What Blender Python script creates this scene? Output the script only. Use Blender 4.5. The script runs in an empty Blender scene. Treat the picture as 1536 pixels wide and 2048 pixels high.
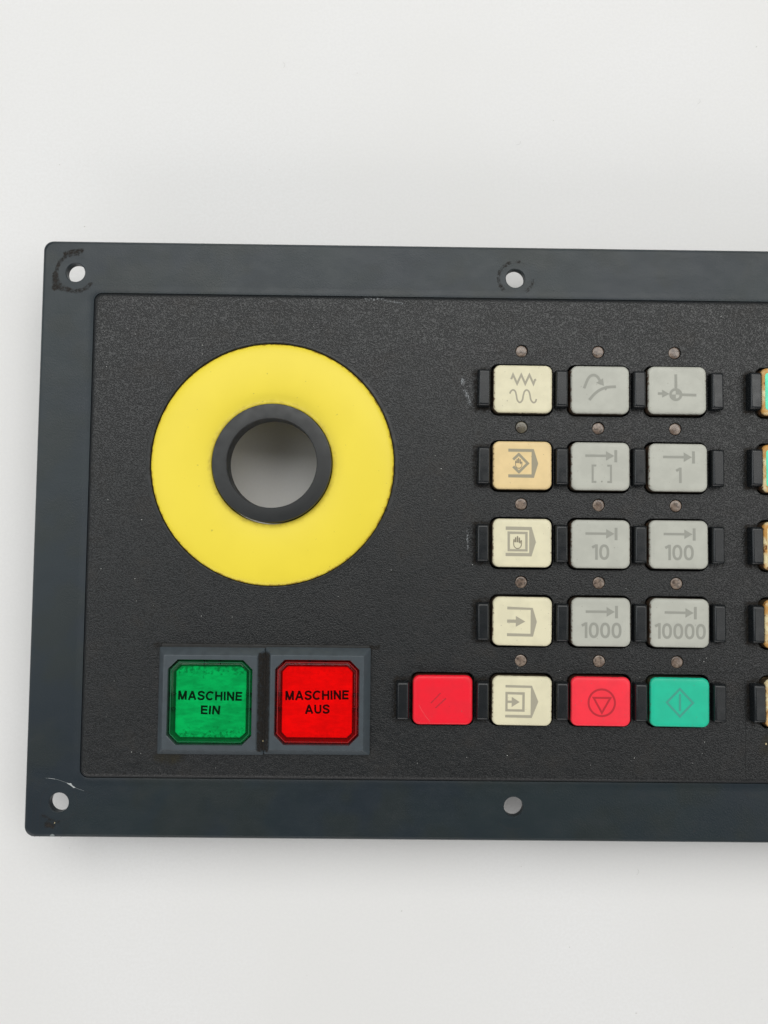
import bpy, bmesh, math, random
from mathutils import Matrix, Vector
from mathutils.geometry import tessellate_polygon

S = bpy.context.scene
COL = S.collection
MM = 0.001
H = 20.0            # height of the face plate above the table, mm
random.seed(7)

# ------------------------------------------------------------------ camera
cam = bpy.data.cameras.new('camera')
cam_ob = bpy.data.objects.new('camera', cam)
COL.objects.link(cam_ob)
rv = Vector((0.0498284, -0.0073320, 0.0113043))
cam_ob.matrix_world = (Matrix.Translation(Vector((-36.82, -52.27, 197.833 + H)) * MM)
                       @ Matrix.Rotation(rv.length, 4, rv.normalized()))
cam.sensor_fit = 'HORIZONTAL'
cam.sensor_width = 36.0
cam.lens = 36.0 * 1538.0 / 1536.0
cam.clip_start = 0.005
cam.clip_end = 50.0
S.camera = cam_ob

# ------------------------------------------------------------------ light
world = bpy.data.worlds.new('World')
S.world = world
world.use_nodes = True
bg = world.node_tree.nodes['Background']
bg.inputs['Color'].default_value = (0.94, 0.97, 1.0, 1)
bg.inputs['Strength'].default_value = 0.20


def area(name, loc, target, sx, sy, power, color):
    l = bpy.data.lights.new(name, 'AREA')
    l.shape = 'RECTANGLE'
    l.size, l.size_y = sx, sy
    l.energy = power
    l.color = color
    o = bpy.data.objects.new(name, l)
    COL.objects.link(o)
    o.location = loc
    o.rotation_euler = (Vector(target) - Vector(loc)).to_track_quat('-Z', 'Y').to_euler()
    return o


area('window_light', (0.10, 0.85, 1.45), (0.05, 0.2, 0), 2.1, 1.1, 23.0, (1.0, 0.995, 0.97))
area('right_ceiling_light', (1.15, -0.05, 1.25), (0, 0, 0), 0.9, 1.2, 5.5, (1.0, 0.985, 0.96))
area('left_ceiling_light', (-1.10, 0.10, 1.15), (0, 0, 0), 0.8, 1.3, 5.5, (0.95, 0.985, 1.0))
area('room_light', (-0.35, -1.7, 0.70), (0, 0, 0), 2.8, 0.8, 15.0, (1.0, 0.965, 0.945))

S.view_settings.view_transform = 'Standard'
S.view_settings.look = 'None'
S.view_settings.exposure = 0.0
S.view_settings.gamma = 1.0
S.cycles.max_bounces = 10
S.cycles.transparent_max_bounces = 16
S.cycles.use_denoising = True


# ------------------------------------------------------------------ material helpers
def lin(r, g, b):
    f = lambda c: (c / 255 / 12.92) if c <= 10 else ((c / 255 + 0.055) / 1.055) ** 2.4
    return (f(r), f(g), f(b), 1.0)


class NT:
    def __init__(s, name):
        s.m = bpy.data.materials.new(name)
        s.m.use_nodes = True
        s.t = s.m.node_tree
        s.b = s.t.nodes['Principled BSDF']
        s.out = s.t.nodes['Material Output']
        s._obj = None

    def new(s, typ, **kw):
        n = s.t.nodes.new(typ)
        for k, v in kw.items():
            setattr(n, k, v)
        return n

    def put(s, sock, v):
        if hasattr(v, 'is_linked'):
            s.t.links.new(v, sock)
        else:
            sock.default_value = v

    def mm(s):
        """object coordinates in millimetres"""
        if s._obj is None:
            tc = s.new('ShaderNodeTexCoord')
            v = s.new('ShaderNodeVectorMath', operation='SCALE')
            s.t.links.new(tc.outputs['Object'], v.inputs[0])
            v.inputs['Scale'].default_value = 1000.0
            s._obj = v.outputs[0]
        return s._obj

    def noise(s, scale, detail=2.0, rough=0.5, vec=None, dist=0.0, color=False):
        n = s.new('ShaderNodeTexNoise')
        s.put(n.inputs['Vector'], vec if vec is not None else s.mm())
        n.inputs['Scale'].default_value = scale
        n.inputs['Detail'].default_value = detail
        n.inputs['Roughness'].default_value = rough
        n.inputs['Distortion'].default_value = dist
        return n.outputs['Color' if color else 'Fac']

    def stretch(s, x, y, z=1.0):
        v = s.new('ShaderNodeVectorMath', operation='MULTIPLY')
        s.put(v.inputs[0], s.mm())
        v.inputs[1].default_value = (x, y, z)
        return v.outputs[0]

    def ss(s, v, a, b, lo=0.0, hi=1.0):
        n = s.new('ShaderNodeMapRange', interpolation_type='SMOOTHSTEP')
        s.put(n.inputs['Value'], v)
        n.inputs['From Min'].default_value = a
        n.inputs['From Max'].default_value = b
        n.inputs['To Min'].default_value = lo
        n.inputs['To Max'].default_value = hi
        return n.outputs[0]

    def math(s, op, a, b=0.0):
        n = s.new('ShaderNodeMath', operation=op)
        s.put(n.inputs[0], a)
        s.put(n.inputs[1], b)
        return n.outputs[0]

    def mix(s, fac, a, b):
        n = s.new('ShaderNodeMix', data_type='RGBA')
        s.put(n.inputs['Factor'], fac)
        s.put(n.inputs[6], a)
        s.put(n.inputs[7], b)
        return n.outputs[2]

    def xyz(s):
        n = s.new('ShaderNodeSeparateXYZ')
        s.put(n.inputs[0], s.mm())
        return n.outputs

    def bump(s, h, dist_mm, strength=1.0, normal=None):
        n = s.new('ShaderNodeBump')
        s.put(n.inputs['Height'], h)
        n.inputs['Distance'].default_value = dist_mm * MM
        n.inputs['Strength'].default_value = strength
        if normal is not None:
            s.put(n.inputs['Normal'], normal)
        return n.outputs[0]

    def set(s, color=None, rough=None, normal=None, spec=None):
        if color is not None:
            s.put(s.b.inputs['Base Color'], color)
        if rough is not None:
            s.put(s.b.inputs['Roughness'], rough)
        if normal is not None:
            s.put(s.b.inputs['Normal'], normal)
        if spec is not None:
            s.put(s.b.inputs['Specular IOR Level'], spec)
        return s.m


def flat(name, col, rough=0.5, spec=0.5):
    n = NT(name)
    return n.set(col, rough, spec=spec)


# ------------------------------------------------------------------ materials
def m_table():
    n = NT('white_tabletop')
    x, y, z = n.xyz()
    big = n.noise(0.012, 3)
    mid = n.noise(0.08, 4, 0.6)
    fine = n.noise(1.2, 3, 0.6)
    c = n.mix(n.ss(big, 0.3, 0.7), (0.730, 0.725, 0.712, 1), (0.752, 0.750, 0.746, 1))
    c = n.mix(n.ss(fine, 0.35, 0.65, 0.0, 0.6), c, (0.715, 0.710, 0.700, 1))
    # a faint crease in the sheet below the panel
    wob = n.noise(0.05, 2)
    d = n.math('SUBTRACT', n.math('ADD', x, n.math('MULTIPLY', y, 0.16)), n.math('ADD', -3.0, n.math('MULTIPLY', wob, 14.0)))
    cr = n.math('MULTIPLY', n.ss(d, -1.2, 1.2), n.ss(y, -168.0, -140.0))
    hgt = n.math('ADD', n.math('MULTIPLY', fine, 0.05), n.math('ADD', n.math('MULTIPLY', cr, 0.09), n.math('MULTIPLY', mid, 0.35)))
    return n.set(c, 0.55, n.bump(hgt, 1.0, 0.35), 0.3)


def m_faceplate():
    n = NT('grained_black_plastic')
    x, y, z = n.xyz()
    face = n.ss(z, H - 0.40, H - 0.10)                     # the moulded edge is smooth
    warp = n.noise(0.55, 1, color=True)
    w = n.new('ShaderNodeVectorMath', operation='SCALE')
    n.put(w.inputs[0], warp)
    w.inputs['Scale'].default_value = 1.3
    a = n.new('ShaderNodeVectorMath', operation='ADD')
    n.put(a.inputs[0], n.mm())
    n.put(a.inputs[1], w.outputs[0])
    g1 = n.noise(3.1, 0.6, 0.5, a.outputs[0], 0.25)
    grain = n.ss(g1, 0.35, 0.64)
    g2 = n.noise(5.0, 1)
    big = n.noise(0.022, 3, 0.6)
    mid = n.noise(0.11, 3, 0.6)
    ridge = n.mix(n.ss(big, 0.35, 0.65), (0.0065, 0.0080, 0.0088, 1), (0.0085, 0.0096, 0.0098, 1))
    c = n.mix(grain, (0.0042, 0.0048, 0.0050, 1), ridge)  # valleys coloured darker than ridges: shading of the grain put into the colour
    c = n.mix(n.ss(mid, 0.52, 0.75, 0, 0.45), c, (0.0150, 0.0125, 0.0095, 1))     # greasy brown film
    c = n.mix(face, (0.010, 0.0115, 0.013, 1), c)
    r = n.math('ADD', n.ss(mid, 0.3, 0.7, 0.31, 0.39), n.ss(grain, 0, 1, 0.12, 0.0))
    hgt = n.math('MULTIPLY', n.math('ADD', grain, n.math('MULTIPLY', g2, 0.25)), face)
    n.put(n.b.inputs['Specular IOR Level'], n.ss(grain, 0, 1, 0.38, 0.56))
    return n.set(c, r, n.bump(hgt, 0.038, 1.0))


def m_bezel():
    n = NT('smooth_slate_plastic')
    g = n.noise(2.3, 2, 0.55, None, 0.3)
    gm = n.noise(0.045, 2)
    wear = n.noise(0.25, 4, 0.65, n.stretch(0.6, 1.0))
    big = n.noise(0.03, 3, 0.6)
    scr = n.noise(1.0, 2, 0.5, n.stretch(0.12, 2.2))
    c = n.mix(n.ss(big, 0.35, 0.65), (0.0075, 0.0145, 0.0210, 1), (0.0088, 0.0172, 0.0205, 1))
    tint = n.noise(0.09, 2, 0.5)
    c = n.mix(n.ss(tint, 0.45, 0.65, 0, 0.7), c, (0.0105, 0.0165, 0.0160, 1))
    c = n.mix(n.ss(wear, 0.58, 0.72, 0, 0.35), c, (0.015, 0.020, 0.022, 1))
    r = n.math('ADD', n.ss(wear, 0.3, 0.7, 0.38, 0.45), n.ss(scr, 0.62, 0.75, 0.0, 0.04))
    hgt = n.math('MULTIPLY', g, n.ss(gm, 0.40, 0.60, 0.30, 1.0))
    return n.set(c, r, n.bump(hgt, 0.060, 0.9), 0.46)


def m_plastic(name, col, rough, bump=0.01, spec=0.5):
    n = NT(name)
    f = n.noise(2.2, 3, 0.6)
    m = n.noise(0.35, 2)
    k = tuple(v * 0.8 for v in col[:3]) + (1,)
    return n.set(n.mix(n.ss(m, 0.35, 0.7), col, k), n.ss(m, 0.3, 0.7, rough - 0.05, rough + 0.06),
                 n.bump(f, bump, 0.6), spec)


def m_key(name, col, dirt=0.5, stain=None):
    """cap plastic; handling grime sits on the side walls and creeps over the left and right edges"""
    n = NT(name)
    x, y, z = n.xyz()
    info = n.new('ShaderNodeObjectInfo')
    off = n.new('ShaderNodeVectorMath', operation='ADD')
    sc = n.new('ShaderNodeVectorMath', operation='SCALE')
    n.put(sc.inputs[0], info.outputs['Location'])
    sc.inputs['Scale'].default_value = 1000.0
    n.put(off.inputs[0], n.mm())
    n.put(off.inputs[1], sc.outputs[0])
    v = off.outputs[0]
    edge = n.noise(1.1, 4, 0.65, v)
    soft = n.noise(0.25, 2, 0.5, v)
    dark = tuple(c * 0.93 for c in col[:3]) + (1,)
    c = n.mix(n.ss(soft, 0.35, 0.65), col, dark)
    if stain is not None:
        s1 = n.noise(0.20, 3, 0.6, v)
        c = n.mix(n.ss(s1, 0.40, 0.58), c, stain)
        s2 = n.noise(0.35, 4, 0.65, v)
        c = n.mix(n.ss(s2, 0.56, 0.66), c, (0.16, 0.06, 0.015, 1))
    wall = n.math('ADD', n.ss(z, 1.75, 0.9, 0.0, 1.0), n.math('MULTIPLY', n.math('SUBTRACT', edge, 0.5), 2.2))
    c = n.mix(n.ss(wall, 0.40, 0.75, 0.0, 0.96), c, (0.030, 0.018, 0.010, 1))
    rim = n.math('ADD', n.ss(n.math('ABSOLUTE', x), 6.85, 7.45), n.math('MULTIPLY', n.math('SUBTRACT', edge, 0.5), 3.0))
    c = n.mix(n.ss(rim, 0.98, 1.22, 0.0, dirt), c, (0.11, 0.055, 0.028, 1))
    speck = n.noise(1.6, 1, 0.5, v)
    c = n.mix(n.ss(speck, 0.74, 0.80, 0.0, 0.5), c, (0.2, 0.17, 0.13, 1))
    return n.set(c, n.ss(soft, 0.3, 0.7, 0.36, 0.46), n.bump(n.noise(3.0, 2), 0.006, 0.5), 0.32)


def m_yellow():
    n = NT('yellow_signal_plastic')
    x, y, z = n.xyz()
    soft = n.noise(0.06, 3, 0.55)
    r = n.new('ShaderNodeVectorMath', operation='LENGTH')
    n.put(r.inputs[0], n.stretch(1, 1, 0))
    rad = r.outputs['Value']
    e = n.noise(0.7, 4, 0.65)
    c = n.mix(n.ss(soft, 0.35, 0.65), (0.83, 0.670, 0.049, 1), (0.805, 0.648, 0.046, 1))
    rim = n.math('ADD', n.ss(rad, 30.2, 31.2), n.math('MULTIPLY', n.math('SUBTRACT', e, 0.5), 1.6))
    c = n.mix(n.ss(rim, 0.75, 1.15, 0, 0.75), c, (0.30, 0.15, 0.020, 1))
    inner_shade = n.math('ADD', n.ss(rad, 18.0, 15.4), n.math('MULTIPLY', n.math('SUBTRACT', e, 0.5), 1.3))
    c = n.mix(n.ss(inner_shade, 0.45, 1.2, 0, 0.5), c, (0.45, 0.33, 0.030, 1))  # shade beside the collar, painted into the yellow
    sp = n.noise(0.9, 1)
    c = n.mix(n.ss(sp, 0.76, 0.80, 0, 0.6), c, (0.45, 0.36, 0.03, 1))
    return n.set(c, 0.42, n.bump(n.noise(2.5, 2), 0.006, 0.5), 0.4)


def m_lens(name, col):
    n = NT(name)
    n.t.nodes.remove(n.b)
    tr = n.new('ShaderNodeBsdfTransparent')
    sm = n.noise(0.35, 3, 0.6)
    n.put(tr.inputs['Color'], n.mix(n.ss(sm, 0.35, 0.75, 0.0, 0.35), col, tuple(c * 0.75 for c in col[:3]) + (1,)))
    gl = n.new('ShaderNodeBsdfGlossy')
    gl.inputs['Roughness'].default_value = 0.12
    gl.inputs['Color'].default_value = (1, 1, 1, 1)
    fr = n.new('ShaderNodeFresnel')
    fr.inputs['IOR'].default_value = 1.28
    mx = n.new('ShaderNodeMixShader')
    n.put(mx.inputs[0], fr.outputs[0])
    n.put(mx.inputs[1], tr.outputs[0])
    n.put(mx.inputs[2], gl.outputs[0])
    n.put(n.out.inputs['Surface'], mx.outputs[0])
    return n.m


def m_diffuser(name, col, dirt_col, amt=0.55, damt=0.6):
    n = NT(name)
    st = n.noise(0.55, 4, 0.6, n.stretch(0.35, 1.0))
    sp = n.noise(0.9, 4, 0.7)
    x, y, z = n.xyz()
    low = n.ss(n.math('ABSOLUTE', y), 5.2, 8.6)
    c = n.mix(n.ss(st, 0.36, 0.70, 0, amt), col, tuple(v * 0.55 for v in col[:3]) + (1,))
    dm = n.math('ADD', n.math('MULTIPLY', low, 0.16), sp)
    c = n.mix(n.ss(dm, 0.60, 0.76, 0, damt), c, dirt_col)
    return n.set(c, 0.6, spec=0.2)


def m_film(name, col, k=1.2, scale=0.9, a=0.35, b=0.75, amax=0.9, rough=0.65, spec=0.25, bump=0.03):
    """thin film of dirt or scuffed plastic whose ragged outline comes from a mask attribute and noise"""
    n = NT(name)
    at = n.new('ShaderNodeAttribute', attribute_name='mask')
    e = n.noise(scale, 5, 0.7)
    m = n.math('ADD', at.outputs['Fac'], n.math('MULTIPLY', n.math('SUBTRACT', e, 0.5), k))
    m = n.math('MULTIPLY', n.ss(m, a, b, 0, amax), n.ss(at.outputs['Fac'], 0.0, 0.12))
    f = n.noise(3.0, 3, 0.6)
    c = n.mix(n.ss(f, 0.3, 0.7), col, tuple(v * 0.45 for v in col[:3]) + (1,))
    n.put(n.b.inputs['Alpha'], m)
    return n.set(c, rough, n.bump(f, bump, 0.8), spec)


def m_led(name, col, col2):
    n = NT(name)
    a = n.noise(0.9, 3, 0.6)
    info = n.new('ShaderNodeObjectInfo')
    sc = n.new('ShaderNodeVectorMath', operation='SCALE')
    n.put(sc.inputs[0], info.outputs['Location'])
    sc.inputs['Scale'].default_value = 900.0
    ad = n.new('ShaderNodeVectorMath', operation='ADD')
    n.put(ad.inputs[0], n.mm())
    n.put(ad.inputs[1], sc.outputs[0])
    v = ad.outputs[0]
    a = n.noise(0.7, 3, 0.6, v)
    d = n.noise(1.0, 4, 0.7, v)
    c = n.mix(n.ss(a, 0.35, 0.65), col, col2)
    c = n.mix(n.ss(d, 0.49, 0.60, 0, 0.85), c, (0.060, 0.045, 0.034, 1))
    return n.set(c, 0.16, n.bump(d, 0.05, 0.8), 0.6)


M = dict(
    table=m_table(), face=m_faceplate(), bezel=m_bezel(), yellow=m_yellow(),
    collar=m_plastic('satin_black_collar', (0.0150, 0.0165, 0.0165, 1), 0.44),
    frame=m_plastic('slate_button_frame', (0.058, 0.072, 0.082, 1), 0.36),
    divider=m_plastic('dark_divider_plastic', (0.0075, 0.0095, 0.0110, 1), 0.27, 0.008),
    rubber=m_plastic('black_gasket_rubber', (0.012, 0.012, 0.011, 1), 0.6, 0.03),
    dark=flat('dark_interior', (0.006, 0.006, 0.006, 1), 0.8, 0.1),
    board=m_plastic('grey_rear_housing', (0.10, 0.10, 0.10, 1), 0.6),
    cream=m_key('cream_key_plastic', (0.72, 0.672, 0.475, 1), 0.8),
    tan=m_key('yellowed_key_plastic', (0.755, 0.575, 0.295, 1), 0.8),
    grey=m_key('grey_key_plastic', (0.455, 0.458, 0.402, 1), 0.7),
    red=m_key('red_key_plastic', (0.84, 0.011, 0.028, 1), 0.3),
    red_light=m_key('light_red_key_plastic', (0.90, 0.034, 0.056, 1), 0.3),
    seam=flat('faint_mould_seam', (0.0045, 0.005, 0.005, 1), 0.6, 0.3),
    edge_g=flat('green_lens_edge', (0.020, 0.150, 0.070, 1), 0.3), edge_r=flat('red_lens_edge', (0.34, 0.025, 0.025, 1), 0.3),
    green=m_key('green_key_plastic', (0.014, 0.49, 0.300, 1), 0.3),
    stained=m_key('stained_key_plastic', (0.72, 0.62, 0.36, 1), 0.9, (0.50, 0.26, 0.065, 1)),
    film_teal=m_plastic('teal_label_film', (0.075, 0.74, 0.46, 1), 0.3),
    film_pale=m_plastic('pale_label_film', (0.70, 0.60, 0.33, 1), 0.3),
    ink_cream=flat('grey_ink_on_cream', (0.355, 0.330, 0.250, 1), 0.5, 0.4),
    ink_tan=flat('grey_ink_on_tan', (0.300, 0.270, 0.185, 1), 0.5, 0.4),
    ink_hand=flat('dark_hand_ink', (0.215, 0.190, 0.135, 1), 0.5, 0.4),
    ink_grey=flat('dark_grey_ink', (0.285, 0.288, 0.250, 1), 0.5, 0.4),
    ink_red=flat('faded_ink_on_red', (0.46, 0.012, 0.024, 1), 0.5, 0.4),
    ink_green=flat('faded_ink_on_green', (0.045, 0.30, 0.225, 1), 0.5, 0.4),
    lens_g=m_lens('green_lens', (0.006, 0.74, 0.345, 1)),
    lens_r=m_lens('red_lens', (1.0, 0.012, 0.010, 1)),
    diff_g=m_diffuser('milky_diffuser_green', (0.90, 0.90, 0.90, 1), (0.16, 0.15, 0.12, 1), 0.7, 0.65),
    diff_r=m_diffuser('milky_diffuser_red', (0.98, 0.98, 0.98, 1), (0.62, 0.5, 0.5, 1), 0.35, 0.3),
    cavity=flat('lens_cavity', (0.20, 0.20, 0.20, 1), 0.6, 0.3), rib=flat('lens_rib_plastic', (0.09, 0.09, 0.09, 1), 0.5, 0.3),
    ink_black=flat('black_lettering', (0.012, 0.012, 0.012, 1), 0.6, 0.2),
    led=m_led('clear_grey_brown_lens', (0.25, 0.192, 0.150, 1), (0.130, 0.090, 0.068, 1)),
    led_dark=m_led('dirty_olive_lens', (0.125, 0.110, 0.075, 1), (0.075, 0.065, 0.045, 1)),
    grime=m_film('brown_grime', (0.020, 0.015, 0.010, 1), 1.4, 0.9, 0.30, 0.95, 0.92),
    crud=m_film('caked_black_dirt', (0.034, 0.029, 0.024, 1), 2.4, 1.3, 0.30, 1.15, 0.85, 0.75, 0.25, 0.15),
    scuff=m_film('pale_scuff', (0.34, 0.36, 0.37, 1), 2.2, 1.9, 0.6, 1.1, 0.8, 0.6),
    oil=m_film('olive_oil_stain', (0.040, 0.034, 0.016, 1), 1.0, 0.35, 0.3, 1.0, 0.75, 0.4, 0.5, 0.0),
    scratch=flat('bright_scratch', (0.40, 0.42, 0.42, 1), 0.5), chip=flat('grey_chip', (0.17, 0.19, 0.19, 1), 0.6),
    scratch_dark=flat('dark_scratch', (0.012, 0.015, 0.018, 1), 0.5),
    scratch_red=flat('pale_scratch_on_red', (0.86, 0.10, 0.11, 1), 0.5),
    lint=flat('grey_lint', (0.56, 0.55, 0.53, 1), 0.9),
    dust=flat('white_dust', (0.66, 0.66, 0.63, 1), 0.8),
    crumb=flat('ochre_crumb', (0.70, 0.58, 0.34, 1), 0.6),
)


# ------------------------------------------------------------------ mesh helpers (all sizes in mm)
def rrect(w, h, r, n=6, cx=0.0, cy=0.0):
    r = max(r, 1e-3)
    pts = []
    for k, (sx, sy) in enumerate(((1, 1), (-1, 1), (-1, -1), (1, -1))):
        for i in range(n + 1):
            a = math.radians(90 * k + 90 * i / n)
            pts.append((cx + sx * (w / 2 - r) + r * math.cos(a), cy + sy * (h / 2 - r) + r * math.sin(a)))
    return pts


def octagon(w, h, c, cx=0.0, cy=0.0):
    a, b = w / 2, h / 2
    return [(cx + x, cy + y) for x, y in ((a, b - c), (a - c, b), (-a + c, b), (-a, b - c), (-a, -b + c), (-a + c, -b), (a - c, -b), (a, -b + c))]


def circle(r, n=48, cx=0.0, cy=0.0):
    return [(cx + r * math.cos(2 * math.pi * i / n), cy + r * math.sin(2 * math.pi * i / n)) for i in range(n)]


def smooth_path(P, n=6):
    out = []
    for i in range(len(P) - 1):
        p0 = P[max(i - 1, 0)]; p1 = P[i]; p2 = P[i + 1]; p3 = P[min(i + 2, len(P) - 1)]
        for j in range(n):
            u = j / n
            out.append(tuple(0.5 * (2 * p1[k] + (p2[k] - p0[k]) * u + (2 * p0[k] - 5 * p1[k] + 4 * p2[k] - p3[k]) * u * u
                                    + (3 * p1[k] - p0[k] - 3 * p2[k] + p3[k]) * u ** 3) for k in (0, 1)))
    out.append(P[-1])
    return out


class MB:
    def __init__(s):
        s.v, s.f, s.flat = [], [], set()

    def loop(s, pts, z):
        i0 = len(s.v)
        s.v += [(x, y, z) for x, y in pts]
        return list(range(i0, len(s.v)))

    def bridge(s, a, b):
        n = len(a)
        for i in range(n):
            j = (i + 1) % n
            s.f.append((a[i], a[j], b[j], b[i]))

    def loft(s, loops, cap_top=True, cap_bottom=False):
        """loops: [(pts, z)], counter-clockwise, bottom to top on the outside"""
        ids = [s.loop(p, z) for p, z in loops]
        for a, b in zip(ids, ids[1:]):
            s.bridge(a, b)
        if cap_top:
            s.flat.add(len(s.f))
            s.f.append(tuple(ids[-1]))
        if cap_bottom:
            s.f.append(tuple(reversed(ids[0])))
        return ids

    def fill(s, loops, up=True):
        """flat face between an outer vertex loop and hole loops"""
        idx = [i for l in loops for i in l]
        tri = tessellate_polygon([[Vector((s.v[i][0], s.v[i][1], 0)) for i in l] for l in loops])
        for t in tri:
            a, b, c = (idx[k] for k in t)
            ax, ay, _ = s.v[a]; bx, by, _ = s.v[b]; cx, cy, _ = s.v[c]
            ccw = (bx - ax) * (cy - ay) - (by - ay) * (cx - ax)
            if abs(ccw) < 1e-9:
                continue
            s.flat.add(len(s.f))
            s.f.append((a, b, c) if (ccw > 0) == up else (a, c, b))

    def fill_nice(s, loops):
        n0 = len(s.f)
        s.fill(loops, True)
        tris = s.f[n0:]
        bm = bmesh.new()
        vm = {}
        for t in tris:
            for i in t:
                if i not in vm:
                    vm[i] = bm.verts.new((s.v[i][0], s.v[i][1], 0))
        inv = {v: i for i, v in vm.items()}
        for t in tris:
            bm.faces.new([vm[i] for i in t])
        bmesh.ops.beautify_fill(bm, faces=bm.faces[:], edges=[e for e in bm.edges if len(e.link_faces) == 2], method='ANGLE')
        s.f = s.f[:n0]
        s.flat = {i for i in s.flat if i < n0}
        for fc in bm.faces:
            fc.normal_update()
            q = [inv[v] for v in fc.verts]
            if fc.normal.z < 0:
                q.reverse()
            s.flat.add(len(s.f))
            s.f.append(tuple(q))
        bm.free()

    def poly(s, pts, z):
        s.fill([s.loop(pts, z)])

    def ring(s, outer, inner, z):
        a = s.loop(outer, z)
        b = s.loop(inner, z)
        n = len(a)
        for i in range(n):
            j = (i + 1) % n
            s.f.append((a[i], a[j], b[j], b[i]))

    def stroke(s, pts, w, z, closed=False):
        """mitred flat stroke of width w"""
        P = [Vector(p) for p in pts]
        n = len(P)
        L, R = [], []
        for i in range(n):
            a = P[i - 1] if (i > 0 or closed) else None
            b = P[(i + 1) % n] if (i < n - 1 or closed) else None
            d1 = (P[i] - a).normalized() if a is not None else None
            d2 = (b - P[i]).normalized() if b is not None else None
            d1 = d1 or d2
            d2 = d2 or d1
            n1 = Vector((-d1.y, d1.x)); n2 = Vector((-d2.y, d2.x))
            m = (n1 + n2)
            m = m.normalized() if m.length > 1e-6 else n1
            k = min(w / 2 / max(m.dot(n1), 0.35), w * 1.4)
            L.append(P[i] + m * k); R.append(P[i] - m * k)
        l = s.loop([(p.x, p.y) for p in L], z)
        r = s.loop([(p.x, p.y) for p in R], z)
        for i in range(n if closed else n - 1):
            j = (i + 1) % n
            s.f.append((r[i], r[j], l[j], l[i]))

    def text(s, txt, cx, cy, cap, z, width=None, weight=0.175, rot=0.0, wobble=0.0):
        """flat sans-serif lettering drawn stroke by stroke: cap height in mm, centred on cx, cy"""
        w = weight
        adv = {'M': 1.0, 'A': 0.98, 'S': 0.82, 'C': 0.92, 'H': 0.86, 'I': w, 'N': 0.86, 'E': 0.76, 'U': 0.86, '1': 0.36, '0': 0.64}
        gap = {'A': -0.02}
        sp = 0.085 if txt[0] in '01' else 0.15
        tot = sum(adv[c] for c in txt) + sp * (len(txt) - 1)
        kx = (width / tot) if width else cap
        x0 = -tot / 2
        rnd = random.Random(len(txt) * 7 + ord(txt[0]))
        for i, ch in enumerate(txt):
            a = adv[ch]
            h = w / 2
            g = []
            if ch == 'M':
                g = [[(h, 0), (h, 1)], [(a - h, 0), (a - h, 1)], [(h * 1.15, 1), (a / 2, 0.02)], [(a - h * 1.15, 1), (a / 2, 0.02)]]
            elif ch == 'A':
                g = [[(h * 0.9, 0), (a / 2, 1)], [(a - h * 0.9, 0), (a / 2, 1)], [(0.24, 0.31), (a - 0.24, 0.31)]]
            elif ch == 'S':
                g = [smooth_path([(h, 0.30), (0.14, 0.16), (0.28, 0.09), (0.44, 0.085), (0.62, 0.12), (0.725, 0.27), (0.64, 0.42), (0.42, 0.505),
                                  (0.20, 0.58), (0.105, 0.73), (0.19, 0.87), (0.40, 0.915), (0.56, 0.89), (0.68, 0.80), (0.71, 0.70)], 3)]
            elif ch == 'C':
                g = [[(0.48 + 0.405 * math.cos(math.radians(t_)), 0.5 + 0.413 * math.sin(math.radians(t_))) for t_ in range(38, 323, 12)]]
            elif ch == 'H':
                g = [[(h, 0), (h, 1)], [(a - h, 0), (a - h, 1)], [(h, 0.52), (a - h, 0.52)]]
            elif ch == 'I':
                g = [[(h, 0), (h, 1)]]
            elif ch == 'N':
                g = [[(h, 0), (h, 1)], [(a - h, 0), (a - h, 1)], [(h, 0.97), (a - h, 0.03)]]
            elif ch == 'E':
                g = [[(h, 0), (h, 1)], [(h, 1 - h), (a, 1 - h)], [(h, 0.52), (a * 0.94, 0.52)], [(h, h), (a, h)]]
            elif ch == 'U':
                g = [[(h, 1), (h, 0.38)] + [(a / 2 - (a / 2 - h) * math.cos(math.radians(t_)), 0.38 - (0.38 - h) * math.sin(math.radians(t_))) for t_ in range(20, 180, 20)]
                     + [(a - h, 0.38), (a - h, 1)]]
            elif ch == '1':
                g = [[(a - h, 0), (a - h, 1)], [(0.0, 0.79), (a - h, 0.93)]]
            elif ch == '0':
                rx, ry = a / 2 - h, 0.5 - h
                g = ['0'] + [[(a / 2 + math.copysign(abs(math.cos(t_)) ** 0.86, math.cos(t_)) * rx, 0.5 + math.copysign(abs(math.sin(t_)) ** 0.86, math.sin(t_)) * ry)
                              for t_ in [2 * math.pi * j / 36 for j in range(36)]]]
            closed = bool(g) and g[0] == '0'
            if closed:
                g = g[1:]
            jr = rnd.uniform(-1, 1) * wobble
            sh = rnd.uniform(-0.3, 1) * wobble * 1.6
            jy = rnd.uniform(-1, 1) * wobble * 0.15
            for k, path in enumerate(g):
                q = []
                for (x, y_) in path:
                    x2 = x + sh * (y_ - 0.5)
                    px, py = (x0 + x2) * kx, (y_ - 0.5 + jy + jr * (x - a / 2)) * cap
                    q.append((cx + math.cos(rot) * px - math.sin(rot) * py, cy + math.sin(rot) * px + math.cos(rot) * py))
                s.stroke(q, w * (kx + cap) / 2, z + 0.004 * k, closed)
            x0 += a + sp

    def revolve(s, prof, n=96, closed=False):
        ids = [s.loop(circle(r, n), z) for r, z in prof]
        for a, b in zip(ids, ids[1:]):
            s.bridge(a, b)
        if closed:
            s.bridge(ids[-1], ids[0])

    def mesh(s, name, mat, smooth=35):
        me = bpy.data.meshes.new(name)
        me.from_pydata([(x * MM, y * MM, z * MM) for x, y, z in s.v], [], s.f)
        me.materials.append(mat)
        if smooth:
            for p in me.polygons:
                p.use_smooth = p.index not in s.flat
            me.set_sharp_from_angle(angle=math.radians(smooth))
            for i in s.flat:
                me.polygons[i].use_smooth = False
        me.update()
        return me

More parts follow.
